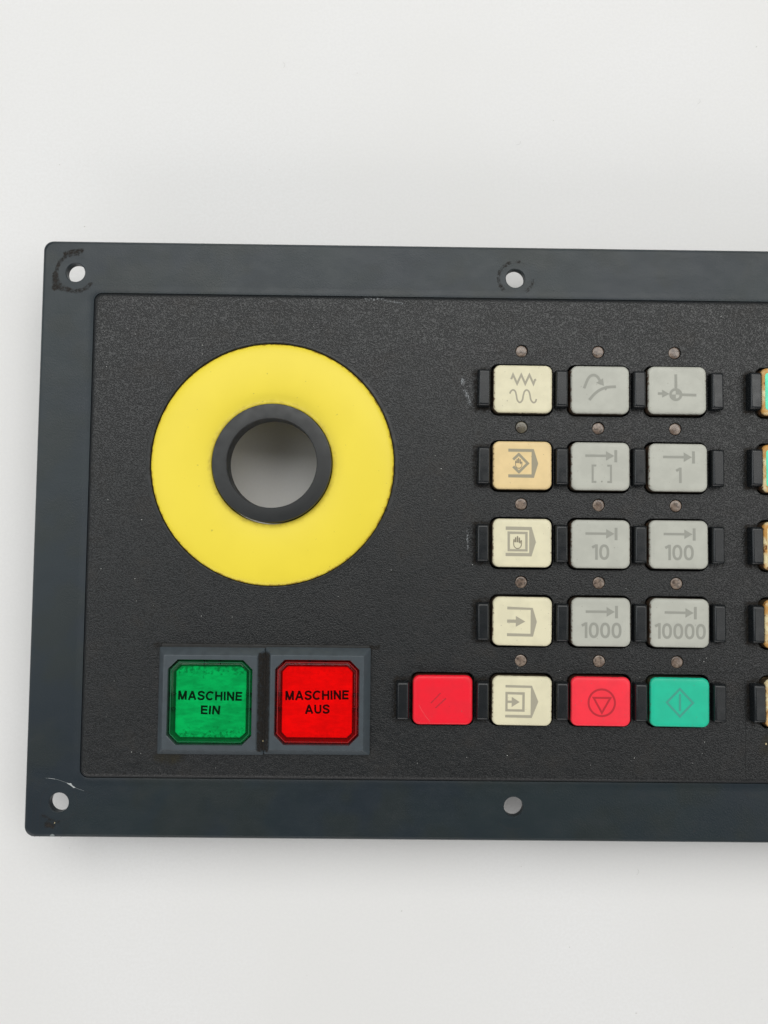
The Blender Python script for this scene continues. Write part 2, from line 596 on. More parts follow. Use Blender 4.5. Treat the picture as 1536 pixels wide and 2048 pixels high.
    def build(s, name, mat, parent=None, loc=(0, 0, 0), smooth=35):
        return put(name, s.mesh(name, mat, smooth), parent, loc)


def put(name, me, parent=None, loc=(0, 0, 0), label=None, kind=None):
    o = bpy.data.objects.new(name, me)
    COL.objects.link(o)
    o.location = Vector(loc) * MM
    if parent is not None:
        o.parent = parent
    if label:
        o['label'] = label
    if kind:
        o['kind'] = kind
    return o


# ------------------------------------------------------------------ the surface
t = MB()
t.poly([(-2000, -2000), (2000, -2000), (2000, 2000), (-2000, 2000)], 0)
table = t.build('tabletop', M['table'])
table['kind'] = 'structure'

sp = MB()
for i in range(26):
    x, y_ = random.uniform(-150, 85), random.choice((random.uniform(35, 120), random.uniform(-190, -132), random.uniform(-190, -132)))
    rr = random.choice((0.10, 0.12, 0.15, 0.2))
    a = random.uniform(0, 6.28)
    pts = [(x + rr * random.uniform(0.5, 1.3) * math.cos(a + k * 1.2566), y_ + rr * random.uniform(0.4, 1.0) * math.sin(a + k * 1.2566)) for k in range(5)]
    sp.loft([(pts, 0.0), ([(x + (px - x) * 0.6, y_ + (py - y_) * 0.6) for px, py in pts], 0.12)])
for x, y_, a in ((36.0, -141.5, 0.9), (-66, 88, 1.2), (2, 66, 0.2), (55, 79, 0.7)):
    sp.stroke(smooth_path([(x, y_), (x + 1.0 * math.cos(a), y_ + 1.0 * math.sin(a)), (x + 1.6 * math.cos(a + .5), y_ + 1.6 * math.sin(a + .5))], 4), 0.09, 0.06)
lint = sp.build('lint', M['lint'], smooth=0)
lint['kind'] = 'stuff'

# ------------------------------------------------------------------ the panel
panel = bpy.data.objects.new('control_panel', None)
COL.objects.link(panel)
panel.location = (0, 0, 0)
panel['label'] = 'dark grey machine control panel with yellow ring, push buttons and key pad on white table'
panel['category'] = 'control panel'

XR = 130.0                                  # the panel's right end (beyond the frame)
X0, Y1, Y0 = -125.8, 28.2, -125.8
PX0, PY1, PY0, PXR = -111.9, 14.25, -110.7, XR - 14
zf = H - 1.2


def box_of(x0, x1, y0, y1, r, n=6):
    return rrect(x1 - x0, y1 - y0, r, n, (x0 + x1) / 2, (y0 + y1) / 2)


HOLES = [(-117.07, 19.68), (-1.5, 19.7), (-117.06, -117.05), (-1.6, -117.1), (114.0, 19.7), (114.0, -117.1)]

# bezel: flat flange round the raised face plate, with screw holes
b = MB()
prof = [(0.4, -2.2), (0.1, -1.9), (0.0, -1.0), (0.12, -0.45), (0.4, -0.12), (0.9, 0.0)]
ids = [b.loop(box_of(X0 + i, XR - i, Y0 + i, Y1 - i, 2.6 - i * 0.5, 8), zf + z) for i, z in prof]
for p, q in zip(ids, ids[1:]):
    b.bridge(p, q)
top_loops, bot_loops = [ids[-1]], [ids[0]]
for hx, hy in HOLES:
    ho = [b.loop(circle(r, 32, hx, hy), zf + z) for r, z in ((2.62, 0.0), (2.47, -0.14), (2.45, -1.6), (2.5, -2.2))]
    for p, q in zip(ho, ho[1:]):
        b.bridge(p, q)
    top_loops.append(ho[0])
    bot_loops.append(ho[-1])
inner = [b.loop(box_of(PX0 + i, PXR - i, PY0 + i, PY1 - i, 2.2 - i * 0.4, 8), zf + z) for i, z in ((-2.0, 0.0), (-1.4, 0.02), (-0.8, 0.08), (-0.3, 0.19), (0.0, 0.28), (0.02, -2.2))]
for p, q in zip(inner, inner[1:]):
    b.bridge(p, q)
top_loops.append(inner[0])
bot_loops.append(inner[-1])
b.fill(top_loops, True)
b.fill(bot_loops, False)
b.build('bezel', M['bezel'], panel)

# key grid
KW, KH = 15.1, 12.35
ROWY = [-10.25 - 19.9 * r for r in range(5)]
keys = []                                    # (col x, row)
for r in range(5):
    for c in range(3):
        keys.append((c * 20.0, r))
keys.append((-20.0, 4))
RX = 69.15
for r in range(5):
    keys.append((RX, r))
LEDS = [(c * 20.0, -20.0 * r) for r in range(5) for c in range(3)]
RING = (-64.3, -30.35)

# face plate: raised grained panel with openings
f = MB()
prof = [(0.03, -4.0), (0.03, -1.25), (0.10, -1.0), (0.30, -0.62), (0.58, -0.30), (0.95, -0.09), (1.4, 0.0)]
ids = [f.loop(box_of(PX0 + i, PXR - i, PY0 + i, PY1 - i, 2.2 - i * 0.45, 8), H + z) for i, z in prof]
for p, q in zip(ids, ids[1:]):
    f.bridge(p, q)
loops = [ids[-1]]


def opening(pts_fn, depth=3.4):
    ho = [f.loop(pts_fn(g), H + z) for g, z in ((0.16, 0.0), (0.04, -0.05), (0.0, -0.2), (0.0, -depth))]
    for p, q in zip(ho, ho[1:]):
        f.bridge(p, q)
    loops.append(ho[0])


for kx, r in keys:
    opening(lambda g, kx=kx, r=r: rrect(KW + 1.25 + 2 * g, KH + 0.95 + 2 * g, 2.1, 5, kx, ROWY[r]))
for lx, ly in LEDS:
    opening(lambda g, lx=lx, ly=ly: circle(1.6 + g, 24, lx, ly), 1.8)
opening(lambda g: circle(31.75 + g, 128, *RING), 3.4)
f.fill_nice(loops)
f.build('faceplate', M['face'], panel, smooth=40)

# smooth moulded lip round the ring opening
c = MB()
c.revolve([(31.50, -0.4), (31.52, 0.10), (31.62, 0.20), (31.85, 0.22), (32.15, 0.13), (32.45, 0.01), (32.45, -0.2)][::-1], 128)
c.build('ring_lip', M['collar'], panel, (RING[0], RING[1], H), 50)

# yellow emergency-stop ring
y = MB()
prof = [(31.36, -3.0), (31.34, -0.25), (31.22, 0.12), (30.9, 0.42), (30.2, 0.72), (29, 0.98), (27, 1.25), (24.5, 1.42), (22, 1.46),
        (19.5, 1.38), (17.6, 1.2), (16.6, 1.06), (16.1, 1.05), (15.75, 1.12), (15.55, 1.02), (15.5, -3.0)]
y.revolve(prof, 144)
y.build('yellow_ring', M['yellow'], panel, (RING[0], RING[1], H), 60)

# black collar of the open mounting hole
c = MB()
prof = [(15.25, -3.0), (15.22, 2.75), (15.12, 2.95), (14.9, 3.03), (11.62, 3.03), (11.45, 2.9), (11.42, -2.6), (11.75, -2.75), (11.8, -4.2), (15.25, -4.2)]
c.revolve(prof, 128, True)
c.build('hole_collar', M['collar'], panel, (RING[0] + 0.15, RING[1], H), 30)

# rear housing behind the key pad: the panel stands on it
h = MB()
h.loft([(box_of(-32, PXR - 3, PY0 + 12, PY1 - 11, 2), 0.0), (box_of(-32, PXR - 3, PY0 + 12, PY1 - 11, 2), H - 4.3)], True, True)
h.build('rear_housing', M['board'], panel, smooth=30)
h = MB()
h.loft([(box_of(-36, PXR - 3, PY0 + 6, PY1 - 5, 2), H - 4.28), (box_of(-36, PXR - 3, PY0 + 6, PY1 - 5, 2), H - 3.5)], True, True)
h.build('contact_mat', M['dark'], panel, smooth=30)


# ------------------------------------------------------------------ key caps
def cap_mesh(name, mat, w=KW, hh=KH):
    m = MB()
    prof = [(-0.12, -3.0), (-0.05, 0.6), (0.0, 1.35), (0.08, 1.62), (0.24, 1.82), (0.48, 1.93), (0.85, 1.985), (1.3, 2.0)]
    m.loft([(rrect(w - 2 * i, hh - 2 * i, 1.75 - 0.55 * max(i, 0), 7), z) for i, z in prof])
    return m.mesh(name, mat, 50)


CAPS = {k: cap_mesh('key', M[k]) for k in ('cream', 'tan', 'grey', 'red', 'red_light', 'green', 'stained')}
ZL = 2.03


def zpts(pts, cx, cy, k):
    return [((x - cx) / k, -(y - cy) / k) for x, y in pts]


def to_bar(m):
    """arrow running into a vertical bar"""
    m.poly([(-4.0, 2.35), (1.3, 2.35), (1.3, 2.99), (-4.0, 2.99)], ZL)
    m.poly([(1.3, 1.42), (3.42, 2.67), (1.3, 3.88)], ZL)
    m.poly([(3.46, 1.05), (4.2, 1.05), (4.2, 4.2), (3.46, 4.2)], ZL)


def house(m, pts):
    m.poly(pts[::-1], ZL)


def hand(m, cx, cy, s):
    """small open hand"""
    z = ZL
    u = [(-0.92, 0.35), (-0.92, -0.55), (-0.75, -1.1), (-0.35, -1.48), (0.05, -1.55), (0.5, -1.4), (0.85, -0.95), (0.95, -0.4), (0.95, 0.42)]
    u = smooth_path(u, 4)
    m.stroke([(cx + x * s, cy + y * s) for x, y in u], 0.2 * s, z)
    for x, y0, y1 in ((-0.86, -0.05, 0.75), (-0.46, -0.05, 1.2), (-0.02, -0.05, 1.5), (0.42, -0.15, 1.15)):
        m.poly([(cx + (x - 0.15) * s, cy + y0 * s), (cx + (x + 0.17) * s, cy + y0 * s), (cx + (x + 0.17) * s, cy + (y1 - 0.15) * s),
                (cx + (x + 0.02) * s, cy + y1 * s), (cx + (x - 0.15) * s, cy + (y1 - 0.15) * s)], z + 0.012)
    m.stroke([(cx + 0.62 * s, cy - 0.35 * s), (cx + 0.66 * s, cy + 0.0 * s), (cx + 0.92 * s, cy + 0.45 * s)], 0.2 * s, z + 0.006)


def legend(kind):
    m = MB()
    d = MB()
    if kind == 'jog':
        k = (813, 848, 75.4)
        m.stroke(zpts([(575, 662), (588, 640), (612, 575), (692, 750), (772, 575), (850, 750), (930, 575), (1010, 750), (1038, 672), (1062, 664)], *k), 0.52, ZL)
        w = smooth_path([(553, 948), (570, 905), (612, 874), (655, 900), (677, 970), (697, 1070), (745, 1118), (795, 1070), (815, 970), (838, 900), (878, 872),
                         (920, 900), (943, 970), (962, 1065), (1010, 1116), (1050, 1098), (1068, 1045)], 5)
        m.stroke(zpts(w, *k), 0.42, ZL)
    elif kind == 'repos':
        k = (1355, 497, 39.4)
        m.stroke(zpts(smooth_path([(1188, 487), (1222, 400), (1252, 360), (1290, 350), (1325, 368), (1350, 410)], 5), *k), 0.7, ZL)
        m.poly(zpts([(1308, 430), (1390, 458), (1380, 380)], *k), ZL + 0.01)
        m.stroke(zpts(smooth_path([(1240, 605), (1290, 547), (1340, 506), (1390, 482), (1440, 470), (1512, 465)], 5), *k), 0.72, ZL)
        m.poly(zpts([(1385, 480), (1408, 507), (1428, 480)], *k), ZL + 0.01)
    elif kind == 'ref':
        k = (806, 555, 54.8)
        m.poly(zpts([(761, 535), (800, 535), (800, 332), (761, 332)], *k), ZL)
        m.poly(zpts([(868, 640), (1070, 644), (1070, 606), (868, 602)], *k), ZL)
        m.poly(zpts([(525, 626), (592, 626), (592, 590), (525, 590)], *k), ZL)
        m.poly(zpts([(585, 665), (688, 612), (585, 553)], *k), ZL + 0.01)
        cx, cy = zpts([(778, 620)], *k)[0]
        m.ring(circle(92 / 54.8, 40, cx, cy), circle(56 / 54.8, 40, cx, cy), ZL + 0.01)
        for a0 in (0, 180):
            q = [(cx, cy)] + [(cx + 1.03 * math.cos(math.radians(a0 + i * 9)), cy + 1.03 * math.sin(math.radians(a0 + i * 9))) for i in range(11)]
            m.poly(q, ZL + 0.005)
    elif kind == 'teach':
        k = (628, 991, 109.7)
        house(m, zpts([(225, 530), (940, 535), (1066, 940), (945, 1345), (225, 1340), (225, 1255), (880, 1250), (880, 615), (225, 615)], *k))
        m.stroke(zpts([(362, 836), (520, 685), (772, 940), (525, 1188), (362, 1032)], *k), 0.66, ZL)
        hand(d, (517 - 628) / 109.7, -(932 - 991) / 109.7, 0.88)
    elif kind == 'mda':
        k = (635, 768, 109.7)
        house(m, zpts([(165, 312), (890, 320), (1012, 740), (890, 1140), (165, 1138), (165, 1048), (825, 1050), (825, 410), (165, 408)], *k))
        o = zpts([(215, 450), (780, 455), (780, 1005), (220, 1005)], *k)
        i = zpts([(285, 520), (712, 522), (712, 942), (285, 942)], *k)
        m.ring(o[::-1], i[::-1], ZL)
        hand(d, (497 - 635) / 109.7, -(745 - 768) / 109.7, 1.06)
    elif kind == 'auto':
        k = (580, 1257, 39.4)
        house(m, zpts([(425, 1112), (680, 1120), (722, 1256), (685, 1405), (425, 1405), (425, 1376), (660, 1378), (660, 1140), (425, 1139)], *k))
        m.poly(zpts([(425, 1272), (515, 1272), (515, 1240), (425, 1240)], *k), ZL)
        m.poly(zpts([(512, 1310), (606, 1257), (512, 1204)], *k), ZL + 0.01)
    elif kind == 'single':
        k = (887, 374, 26.2)
        house(m, zpts([(775, 270), (950, 272), (993, 376), (950, 483), (775, 482), (775, 465), (943, 465), (943, 287), (775, 286)], *k))
        o = zpts([(775, 315), (903, 316), (903, 443), (775, 443)], *k)
        i = zpts([(790, 331), (887, 332), (887, 428), (790, 428)], *k)
        m.ring(o[::-1], i[::-1], ZL)
        m.poly(zpts([(790, 387), (820, 387), (820, 372), (790, 372)], *k), ZL + 0.01)
        m.poly(zpts([(817, 413), (869, 380), (817, 347)], *k), ZL + 0.015)
    elif kind == 'var':
        to_bar(m)
        for s in (-1, 1):
            x0 = 0.22 + s * 2.35
            m.stroke([(x0 - s * 0.95, 0.15), (x0, 0.15), (x0, -4.05), (x0 - s * 0.95, -4.05)], 0.52, ZL)
        m.poly(circle(0.24, 14, 0.22, -3.95), ZL)
    elif kind in ('1', '10', '100', '1000', '10000'):
        to_bar(m)
        m.text(kind, 0.05 if kind != '10' else -0.1, -2.02, 3.95, ZL, {'1': None, '10': 4.4, '100': 7.3, '1000': 10.1, '10000': 12.9}[kind], 0.17)
    elif kind == 'reset':
        k = (868, 635, 71.0)
        m.stroke(zpts([(655, 688), (830, 507)], *k), 0.25, ZL)
        m.stroke(zpts([(738, 772), (925, 600)], *k), 0.27, ZL)
    elif kind == 'stop':
        k = (1405, 378, 26.2)
        cx, cy = zpts([(1409, 384)], *k)[0]
        m.ring(circle(3.58, 56, cx, cy), circle(3.08, 56, cx, cy), ZL)
        m.stroke(zpts([(1355, 352), (1410, 450), (1466, 352)], *k), 0.48, ZL + 0.01, True)
    elif kind == 'start':
        k = (731, 523, 35.9)
        m.stroke(zpts([(727, 400), (608, 523), (727, 648), (846, 523)], *k), 0.52, ZL, True)
        m.stroke(zpts([(727, 447), (727, 597)], *k), 0.52, ZL)
    return m, d


SPEC = {
    (0, 0): ('cream', 'jog', 'ink_cream', 'cream key with zigzag and wave symbols'),
    (1, 0): ('grey', 'repos', 'ink_grey', 'grey key with curved arrow meeting a forked line'),
    (2, 0): ('grey', 'ref', 'ink_grey', 'grey key with crosshair circle and small arrow'),
    (0, 1): ('tan', 'teach', 'ink_tan', 'yellowed tan key with hand inside a diamond'),
    (1, 1): ('grey', 'var', 'ink_grey', 'grey key with arrow over square brackets'),
    (2, 1): ('grey', '1', 'ink_grey', 'grey key with arrow over the number 1'),
    (0, 2): ('cream', 'mda', 'ink_cream', 'cream key with hand inside a square'),
    (1, 2): ('grey', '10', 'ink_grey', 'grey key with arrow over the number 10'),
    (2, 2): ('grey', '100', 'ink_grey', 'grey key with arrow over the number 100'),
    (0, 3): ('cream', 'auto', 'ink_cream', 'cream key with arrow entering an open frame'),
    (1, 3): ('grey', '1000', 'ink_grey', 'grey key with arrow over the number 1000'),
    (2, 3): ('grey', '10000', 'ink_grey', 'grey key with arrow over the number 10000'),
    (-1, 4): ('red', 'reset', 'ink_red', 'scratched red key with two worn slashes'),
    (0, 4): ('cream', 'single', 'ink_cream', 'cream key with boxed arrow in an open frame'),
    (1, 4): ('red_light', 'stop', 'ink_red', 'red key with triangle in a circle'),
    (2, 4): ('green', 'start', 'ink_green', 'green key with bar in a diamond'),
}
for (cx, r), (cap, leg, ink, lab) in SPEC.items():
    jx, jy = random.uniform(-0.1, 0.1), random.uniform(-0.1, 0.1)
    k = put('key', CAPS[cap], panel, (cx * 20.0 + jx, ROWY[r] + jy, H), lab)
    k.rotation_euler.z = math.radians(random.uniform(-0.35, 0.35) - 0.2)
    m, d = legend(leg)
    m.build('legend', M[ink], k, smooth=0)
    if d.v:
        d.build('hand_symbol', M['ink_hand'], k, smooth=0)
    if leg == 'reset':
        q = MB()
        q.stroke(zpts([(440, 720), (500, 830), (570, 930), (645, 1015)], 868, 635, 71.0), 0.07, 2.02)
        q.build('scratch', M['scratch_red'], k, smooth=0)

# next group of keys at the frame's edge: stained caps round a coloured label window
for r, film in enumerate(('film_teal', 'film_teal', 'film_pale', 'film_pale', 'film_pale')):
    k = put('key', CAPS['stained'], panel, (RX, ROWY[r], H), ('stained key with teal label window' if r < 2 else 'brown stained key with pale label window'))
    w = MB()
    w.loft([(rrect(13.25, 9.8, 0.9, 5), 1.9), (rrect(13.15, 9.7, 0.9, 5), 2.05)])
    w.build('label_window', M[film], k, smooth=0)

# ------------------------------------------------------------------ dividers between the keys
dm = MB()
dm.loft([(rrect(3.3, 9.7, 0.35, 3), -0.3), (rrect(3.22, 9.6, 0.35, 3), 1.70), (rrect(3.12, 9.5, 0.35, 3), 1.98), (rrect(2.92, 9.25, 0.33, 3), 2.22),
         (rrect(2.62, 8.9, 0.3, 3), 2.42), (rrect(2.3, 8.5, 0.3, 3), 2.54), (rrect(2.0, 8.15, 0.3, 3), 2.58)])
DIV = dm.mesh('key_divider', M['divider'], 55)
divs = [(x, r) for r in range(5) for x in (-10.1, 10.0, 30.0, 50.1, 60.1)] + [(-30.1, 4)]
for x, r in divs:
    o = put('key_divider', DIV, panel, (x + random.uniform(-.12, .12), ROWY[r] + random.uniform(-.15, .15), H))
    o.rotation_euler.z = math.radians(random.uniform(-0.6, 0.4))

# ------------------------------------------------------------------ indicator lights
lm = MB()
lm.revolve([(1.5, -1.7), (1.5, -0.16), (1.42, -0.07), (1.2, -0.02), (0.7, 0.0), (0.02, 0.01)], 24)
LED = lm.mesh('indicator_light', M['led'], 40)
LED_D = LED.copy()
LED_D.materials.clear()
LED_D.materials.append(M['led_dark'])
for i, (lx, ly) in enumerate(LEDS):
    d = i == 3
    put('indicator_light', LED_D if d else LED, panel, (lx + random.uniform(-.06, .06), ly + random.uniform(-.06, .06), H - 0.12),
        'dirty olive indicator light' if d else None)


# ------------------------------------------------------------------ illuminated push buttons
def pushbutton(cx, cy, lens, diff, lines, lab, tilt):
    z0 = H
    q = MB()
    prof = [(13.35, -0.5), (13.35, 0.75), (13.25, 0.95), (11.78, 2.85), (11.66, 2.97), (11.5, 3.0)]
    ids = [q.loop(rrect(2 * a, 2 * a + 0.1, 0.35, 3), z) for a, z in prof]
    for p, s in zip(ids, ids[1:]):
        q.bridge(p, s)
    ap = [q.loop(octagon(2 * a, 2 * a, 2.35 + g), z) for a, z, g in ((10.68, 3.0, 0.0), (10.58, 2.9, 0.0), (10.58, -0.5, 0.0))]
    for p, s in zip(ap, ap[1:]):
        q.bridge(p, s)
    q.fill([ids[-1], ap[0]], True)
    btn = q.build('pushbutton', M['frame'], panel, (cx, cy, z0), 25)
    btn['label'] = lab
    # body behind the panel
    q = MB()
    q.loft([(rrect(22, 22, 1), -H + 0.5), (rrect(22, 22, 1), -0.7)], True, True)
    q.build('switch_body', M['dark'], btn, (0, 0, 0), 30)
    # cavity floor seen through the lens
    q = MB()
    q.poly(octagon(20.9, 20.9, 2.3), 0.1)
    q.build('lens_cavity', M['cavity'], btn, smooth=0)
    q = MB()
    a = 17.75
    q.loft([(octagon(a, a, 1.3), 0.0), (octagon(a, a, 1.3), 0.95), (octagon(a - 0.3, a - 0.3, 1.25), 1.08)], True)
    q.build('diffuser', M[diff], btn, (-0.05, -0.25, 0), 30)
    q = MB()
    for txt, tx, ty, cap, w in lines:
        q.text(txt, tx, ty, cap, 1.11, w, 0.22, tilt, 0.05)
    q.build('lettering', M['ink_black'], btn, smooth=0)
    q = MB()
    prof = [(10.30, -0.35), (10.30, 1.9), (10.12, 2.35), (9.55, 2.42), (9.4, 2.5), (9.2, 2.52)]
    q.loft([(octagon(2 * r, 2 * r, 2.25 - (10.3 - r) * 0.55), z) for r, z in prof], True)
    q.build('lens', M[lens], btn, (0, 0, 0), 25)
    q = MB()
    q.stroke(octagon(19.75, 19.75, 2.0), 0.13, 2.46, True)
    q.build('lens_edge', M['edge' + lens[4:]], btn, smooth=0)
    # moulded ribs of the lens wall
    q = MB()
    for k in (0, 1, 3):
        an = k * math.pi / 2
        for u in (-1.9, 1.9):
            pts = [(u - 0.09, 9.0), (u + 0.09, 9.0), (u + 0.09, 10.2), (u - 0.09, 10.2)]
            pts = [(x * math.cos(an) - y_ * math.sin(an), x * math.sin(an) + y_ * math.cos(an)) for x, y_ in pts]
            q.loft([(pts, -0.35), (pts, 1.9)], True)
    q.build('lens_rib', M['rib'], btn, smooth=0)
    return btn


pushbutton(-78.6, -90.75, 'lens_g', 'diff_g', [('MASCHINE', -0.25, 1.3, 2.25, 16.1), ('EIN', -0.1, -2.25, 2.2, 4.85)],
           'green square push button lettered MASCHINE EIN', math.radians(-0.6))
pushbutton(-51.75, -90.55, 'lens_r', 'diff_r', [('MASCHINE', -0.1, 1.5, 2.3, 16.0), ('AUS', 0.0, -2.0, 2.25, 6.2)],
           'red square push button lettered MASCHINE AUS', math.radians(1.2))
# the gasket is a strip showing only along the upper edge of the two frames
g = MB()
g.loft([(box_of(-91.6, -38.7, -77.5, -76.55, 0.3, 3), H - 0.3), (box_of(-91.6, -38.7, -77.5, -76.6, 0.3, 3), H + 0.4),
        (box_of(-91.4, -38.9, -77.5, -76.8, 0.2, 3), H + 0.5)])
g.build('gasket', M['rubber'], panel, smooth=30)


# ------------------------------------------------------------------ dirt, scuffs, scratches, dust
def decal(name, x0, x1, y0, y1, z, step, fn, mat, zfn=None):
    """thin film on a surface; fn(x, y) gives its strength"""
    nx, ny = max(2, int((x1 - x0) / step)), max(2, int((y1 - y0) / step))
    V, W = [], []
    for j in range(ny + 1):
        for i in range(nx + 1):
            x, y_ = x0 + (x1 - x0) * i / nx, y0 + (y1 - y0) * j / ny
            V.append((x * MM, y_ * MM, (z if zfn is None else zfn(x, y_)) * MM))
            W.append(max(0.0, min(1.0, fn(x, y_))))
    F = []
    for j in range(ny):
        for i in range(nx):
            q = (j * (nx + 1) + i, j * (nx + 1) + i + 1, (j + 1) * (nx + 1) + i + 1, (j + 1) * (nx + 1) + i)
            if any(W[k] > 0.001 for k in q):
                F.append(q)
    used = sorted({k for q in F for k in q})
    mp = {k: i for i, k in enumerate(used)}
    me = bpy.data.meshes.new(name)
    me.from_pydata([V[k] for k in used], [], [tuple(mp[k] for k in q) for q in F])
    at = me.attributes.new('mask', 'FLOAT', 'POINT')
    at.data.foreach_set('value', [W[k] for k in used])
    me.materials.append(M[mat])
    return put(name, me, panel, kind='stuff')


def sst(a, b, x):
    u = max(0.0, min(1.0, (x - a) / (b - a)))
    return u * u * (3 - 2 * u)


def seg_d(x, y_, ax, ay, bx, by):
    dx, dy = bx - ax, by - ay
    u = max(0.0, min(1.0, ((x - ax) * dx + (y_ - ay) * dy) / (dx * dx + dy * dy)))
    return math.hypot(x - ax - u * dx, y_ - ay - u * dy)


def rect_d(x, y_, cx, cy, w, hh):
    return math.hypot(max(abs(x - cx) - w / 2, 0), max(abs(y_ - cy) - hh / 2, 0))


# greasy halo round each divider
for x, r in divs:
    amt = 0.62 if x in (-10.1, -30.1, 60.1) else 0.42
    decal('grime', x - 4.2, x + 4.2, ROWY[r] - 7.6, ROWY[r] + 7.6, H + 0.02, 0.4,
          lambda a, b_, x=x, r=r, amt=amt: amt * (1 - sst(0.1, 2.2, rect_d(a, b_, x, ROWY[r], 3.3, 9.7))), 'grime')
# caked dirt round the upper left screw hole
hx, hy = HOLES[0]


def arc_mask(hx, hy, r0, wdt, a0, a1, amt=1.0):
    def fn(x, y_):
        d = math.hypot(x - hx, y_ - hy)
        a = math.degrees(math.atan2(y_ - hy, x - hx)) % 360
        if not (a0 <= a <= a1):
            return 0.0
        e = min(a - a0, a1 - a)
        return amt * (1 - sst(wdt * 0.35, wdt, abs(d - r0))) * sst(0, 14, e)
    return fn


A = arc_mask(hx, hy, 5.0, 0.9, 68, 338, 0.75)


def crud1(x, y_):
    m = A(x, y_)
    m = max(m, 0.95 * (1 - sst(0.3, 1.3, seg_d(x, y_, hx - 5.2, hy - 0.5, hx - 5.4, hy - 4.2))))
    m = max(m, 0.8 * (1 - sst(0.3, 1.3, seg_d(x, y_, hx - 4.9, hy - 4.1, hx - 1.5, hy - 4.6))))
    m = max(m, 0.95 * (1 - sst(0.3, 1.1, seg_d(x, y_, hx - 2.6, hy + 5.1, hx + 1.3, hy + 5.8))))
    return m * sst(3.8, 4.4, math.hypot(x - hx, y_ - hy))


decal('dirt', hx - 8, hx + 7, hy - 7, hy + 8, zf + 0.02, 0.25, crud1, 'crud')
hx2, hy2 = HOLES[1]
B1 = arc_mask(hx2, hy2, 4.4, 0.8, 95, 235, 0.62)
B2 = arc_mask(hx2, hy2, 4.5, 0.6, 55, 100, 0.58)
B3 = arc_mask(hx2, hy2, 4.6, 0.7, 300, 395, 0.6)
decal('dirt', hx2 - 7, hx2 + 7, hy2 - 7, hy2 + 7, zf + 0.02, 0.25, lambda x, y_: max(B1(x, y_), B2(x, y_), B3(x, y_)) if True else 0, 'crud')
hx3, hy3 = HOLES[2]
C1 = arc_mask(hx3, hy3, 5.0, 0.9, 205, 285, 0.62)
decal('dirt', hx3 - 8, hx3 + 8, hy3 - 8, hy3 + 8, zf + 0.02, 0.25,
      lambda x, y_: max(C1(x, y_), 0.9 * (1 - sst(0.2, 1.3, seg_d(x, y_, hx3 - 2.9, hy3 - 5.4, hx3 - 1.2, hy3 - 5.8)))), 'crud')
# filth packed between the two push-button frames and along their upper edge
decal('dirt', -66.75, -63.6, -103.6, -77.9, H, 0.2, lambda x, y_: 0.95 * sst(1.62, 1.3, abs(x + 65.17)) * sst(0.0, 1.2, min(y_ + 103.8, -77.6 - y_) - (1.3 - min(1.3, abs(abs(x + 65.17) - 1.5)) if False else 0)), 'crud',
      lambda x, y_: H + 1.04 + max(0.0, (abs(x + 65.17) - 0.12)) * 1.32)
decal('grime', -94, -36, -77.6, -74.8, H + 0.02, 0.4, lambda x, y_: 0.6 * (1 - sst(0.0, 1.4, y_ + 76.9)), 'grime')
decal('grime', -96, -78, -110, -103.5, H + 0.02, 0.5,
      lambda x, y_: 0.7 * (1 - sst(1, 6, math.hypot((x + 89) * 0.8, (y_ + 105) * 1.4))), 'oil')
decal('grime', 52, 75, -112, -96, H + 0.02, 0.5,
      lambda x, y_: 0.75 * (1 - sst(2, 10, math.hypot((x - 68) * 0.8, (y_ + 101) * 1.2))), 'oil')
# brown rim dirt round the yellow ring
decal('dirt', RING[0] - 33.5, RING[0] + 33.5, RING[1] - 33.5, RING[1] + 33.5, H + 0.26, 0.25,
      lambda x, y_: 0.55 * (1 - sst(0.12, 0.42, abs(math.hypot(x - RING[0], y_ - RING[1]) - 31.68))), 'crud')
# pale scuffs
decal('scuff', -17.5, -11.5, -16, -5, H + 0.03, 0.25,
      lambda x, y_: max(0.9 * (1 - sst(0.2, 1.6, math.hypot(x + 15.3, (y_ + 8.2) * 0.8))), 0.8 * (1 - sst(0.2, 1.5, seg_d(x, y_, -14.6, -10.6, -13.4, -14)))), 'scuff')
decal('scuff', -42, -28, 11.5, 14.5, H + 0.03, 0.2,
      lambda x, y_: 0.75 * (1 - sst(0.1, 0.9, min(seg_d(x, y_, -41, 13.15, -36, 13.15), seg_d(x, y_, -36, 13.0, -31, 12.2)))), 'scuff')
decal('scuff', -15.5, -12.5, -54, -46, H + 0.03, 0.2,
      lambda x, y_: 0.75 * (1 - sst(0.1, 0.7, seg_d(x, y_, -13.9, -47, -13.8, -52))), 'scuff')


def P5(pts):         # positions read off a close view of the lower left corner, relative to its screw hole
    return [(hx3 + (x - 440) / 39.6, hy3 - (y_ - 640) / 39.6) for x, y_ in pts]


s = MB()
s.stroke(P5([(300, 398), (350, 401), (420, 412), (480, 432), (530, 450), (560, 465), (595, 490), (640, 505), (690, 522)]), 0.07, zf + 0.03)
s.build('scratch', M['chip'], panel, smooth=0)['kind'] = 'stuff'
s = MB()
s.stroke(P5([(330, 400), (360, 402), (395, 408)]), 0.08, zf + 0.04)
s.poly(P5([(508, 441), (540, 449), (558, 446), (572, 470), (604, 490), (585, 494), (560, 474), (532, 458)])[::-1], zf + 0.04)
s.build('scratch', M['scratch'], panel, smooth=0)['kind'] = 'stuff'
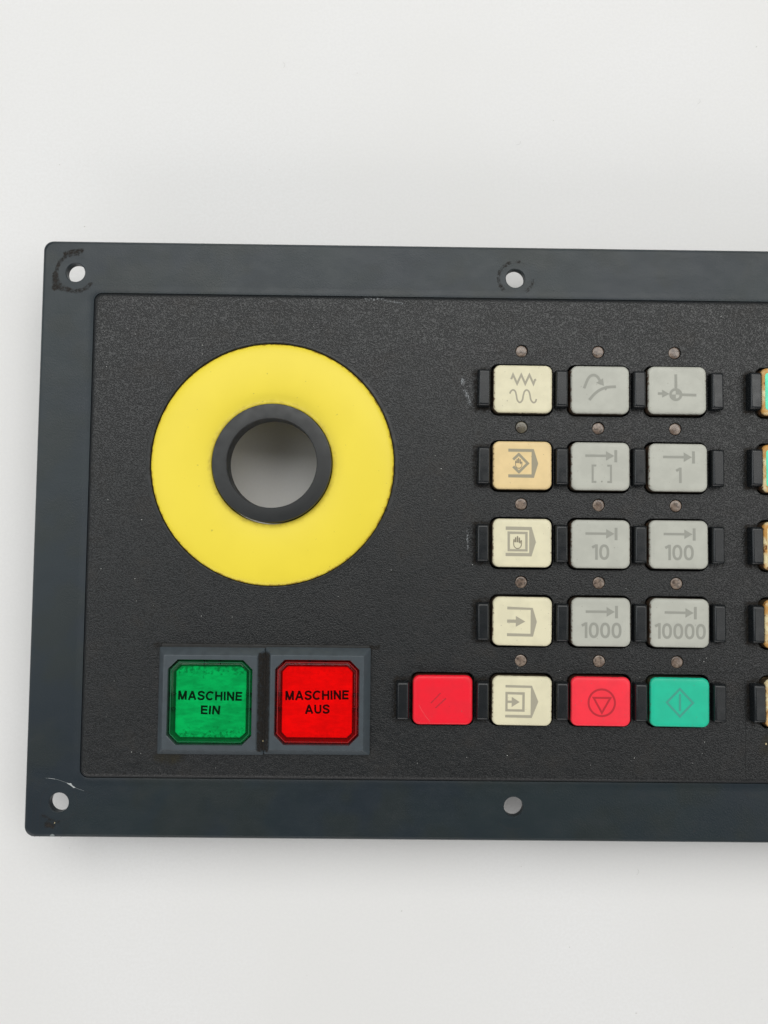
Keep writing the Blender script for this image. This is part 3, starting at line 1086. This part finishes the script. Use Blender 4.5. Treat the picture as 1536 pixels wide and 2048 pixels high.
# rings pressed in by washers
s = MB()
for (wx, wy), r0, spans in ((HOLES[0], 4.5, ((60, 350),)), (HOLES[1], 4.15, ((80, 250), (290, 420))), (HOLES[2], 4.6, ((100, 200), (230, 330), (345, 400))), (HOLES[3], 5.6, ((225, 300),))):
    for a0, a1 in spans:
        s.stroke([(wx + r0 * math.cos(math.radians(t_)), wy + r0 * math.sin(math.radians(t_))) for t_ in range(a0, a1, 6)], 0.09, zf + 0.015)
s.build('washer_mark', M['scratch_dark'], panel, smooth=0)['kind'] = 'stuff'
s = MB()
for pts in ([(280, 400), (230, 450), (185, 505)], [(690, 522), (740, 538), (800, 555)], [(845, 650), (800, 740), (770, 780)],
            [(540, 830), (505, 910), (470, 985)], [(560, 830), (500, 975)], [(190, 600), (180, 975)], [(215, 620), (210, 980)], [(250, 740), (262, 980)]):
    s.stroke(P5(pts), 0.07, zf + 0.03)
s.stroke([(57.1, -112.3), (57.9, -113.6), (58.8, -114.8)], 0.12, zf + 0.03)
s.poly(circle(0.28, 10, 44.5, -122.8), zf + 0.03)
s.build('scratch', M['scratch_dark'], panel, smooth=0)['kind'] = 'stuff'

# faint mould seam in the face plate below and right of the key pad
s = MB()
s.stroke([(-28, -82.2), (10, -82.35), (57.3, -82.5), (57.4, -96), (57.2, -108)], 0.11, H + 0.015)
s.build('seam', M['seam'], panel, smooth=0)

# chipped corner flake on the lower edge
s = MB()
s.loft([([(-119.2, -125.6), (-117.7, -125.6), (-117.9, -124.9), (-118.5, -124.7), (-119.0, -125.0)], zf - 0.25),
        ([(-119.1, -125.5), (-117.8, -125.5), (-118.0, -125.0), (-118.5, -124.85), (-118.9, -125.1)], zf + 0.06)])
s.build('chip', M['chip'], panel, smooth=0)

# dust specks
d = MB()
for i in range(150):
    x, y_ = random.uniform(-110, 66), random.uniform(-108, 12)
    if math.hypot(x - RING[0], y_ - RING[1]) < 33 or (-93 < x < -38 and -105 < y_ < -76):
        continue
    if any(abs(x - kx) < 8.5 and abs(y_ - ROWY[r]) < 7.2 for kx, r in keys) or any(abs(x - vx) < 2 and abs(y_ - ROWY[r]) < 5.2 for vx, r in divs):
        continue
    rr = random.choice((0.06, 0.07, 0.08, 0.1, 0.13))
    a = random.uniform(0, 6.28)
    pts = [(x + rr * random.uniform(0.6, 1.2) * math.cos(a + k * 1.2566), y_ + rr * random.uniform(0.6, 1.2) * math.sin(a + k * 1.2566)) for k in range(5)]
    d.loft([(pts, H + 0.0), ([(x + (px - x) * 0.6, y_ + (py - y_) * 0.6) for px, py in pts], H + 0.12)])
d.build('dust', M['dust'], panel, smooth=0)['kind'] = 'stuff'
d = MB()
for (x, y_, rr) in ((62.5, -100.4, 0.33), (-64.6, -99.5, 0.3), (-65.3, -100.6, 0.25), (-117.9, -122.1, 0.2)):
    pts = [(x + rr * 0.5 * math.cos(k * 1.047), y_ + rr * math.sin(k * 1.047)) for k in range(6)]
    zz = H + (0.0 if x > 0 else (1.1 if x > -80 else -1.2))
    d.loft([(pts, zz), ([(x + (px - x) * 0.5, y_ + (py - y_) * 0.5) for px, py in pts], zz + 0.25)])
d.build('crumb', M['crumb'], panel, smooth=0)['kind'] = 'stuff'
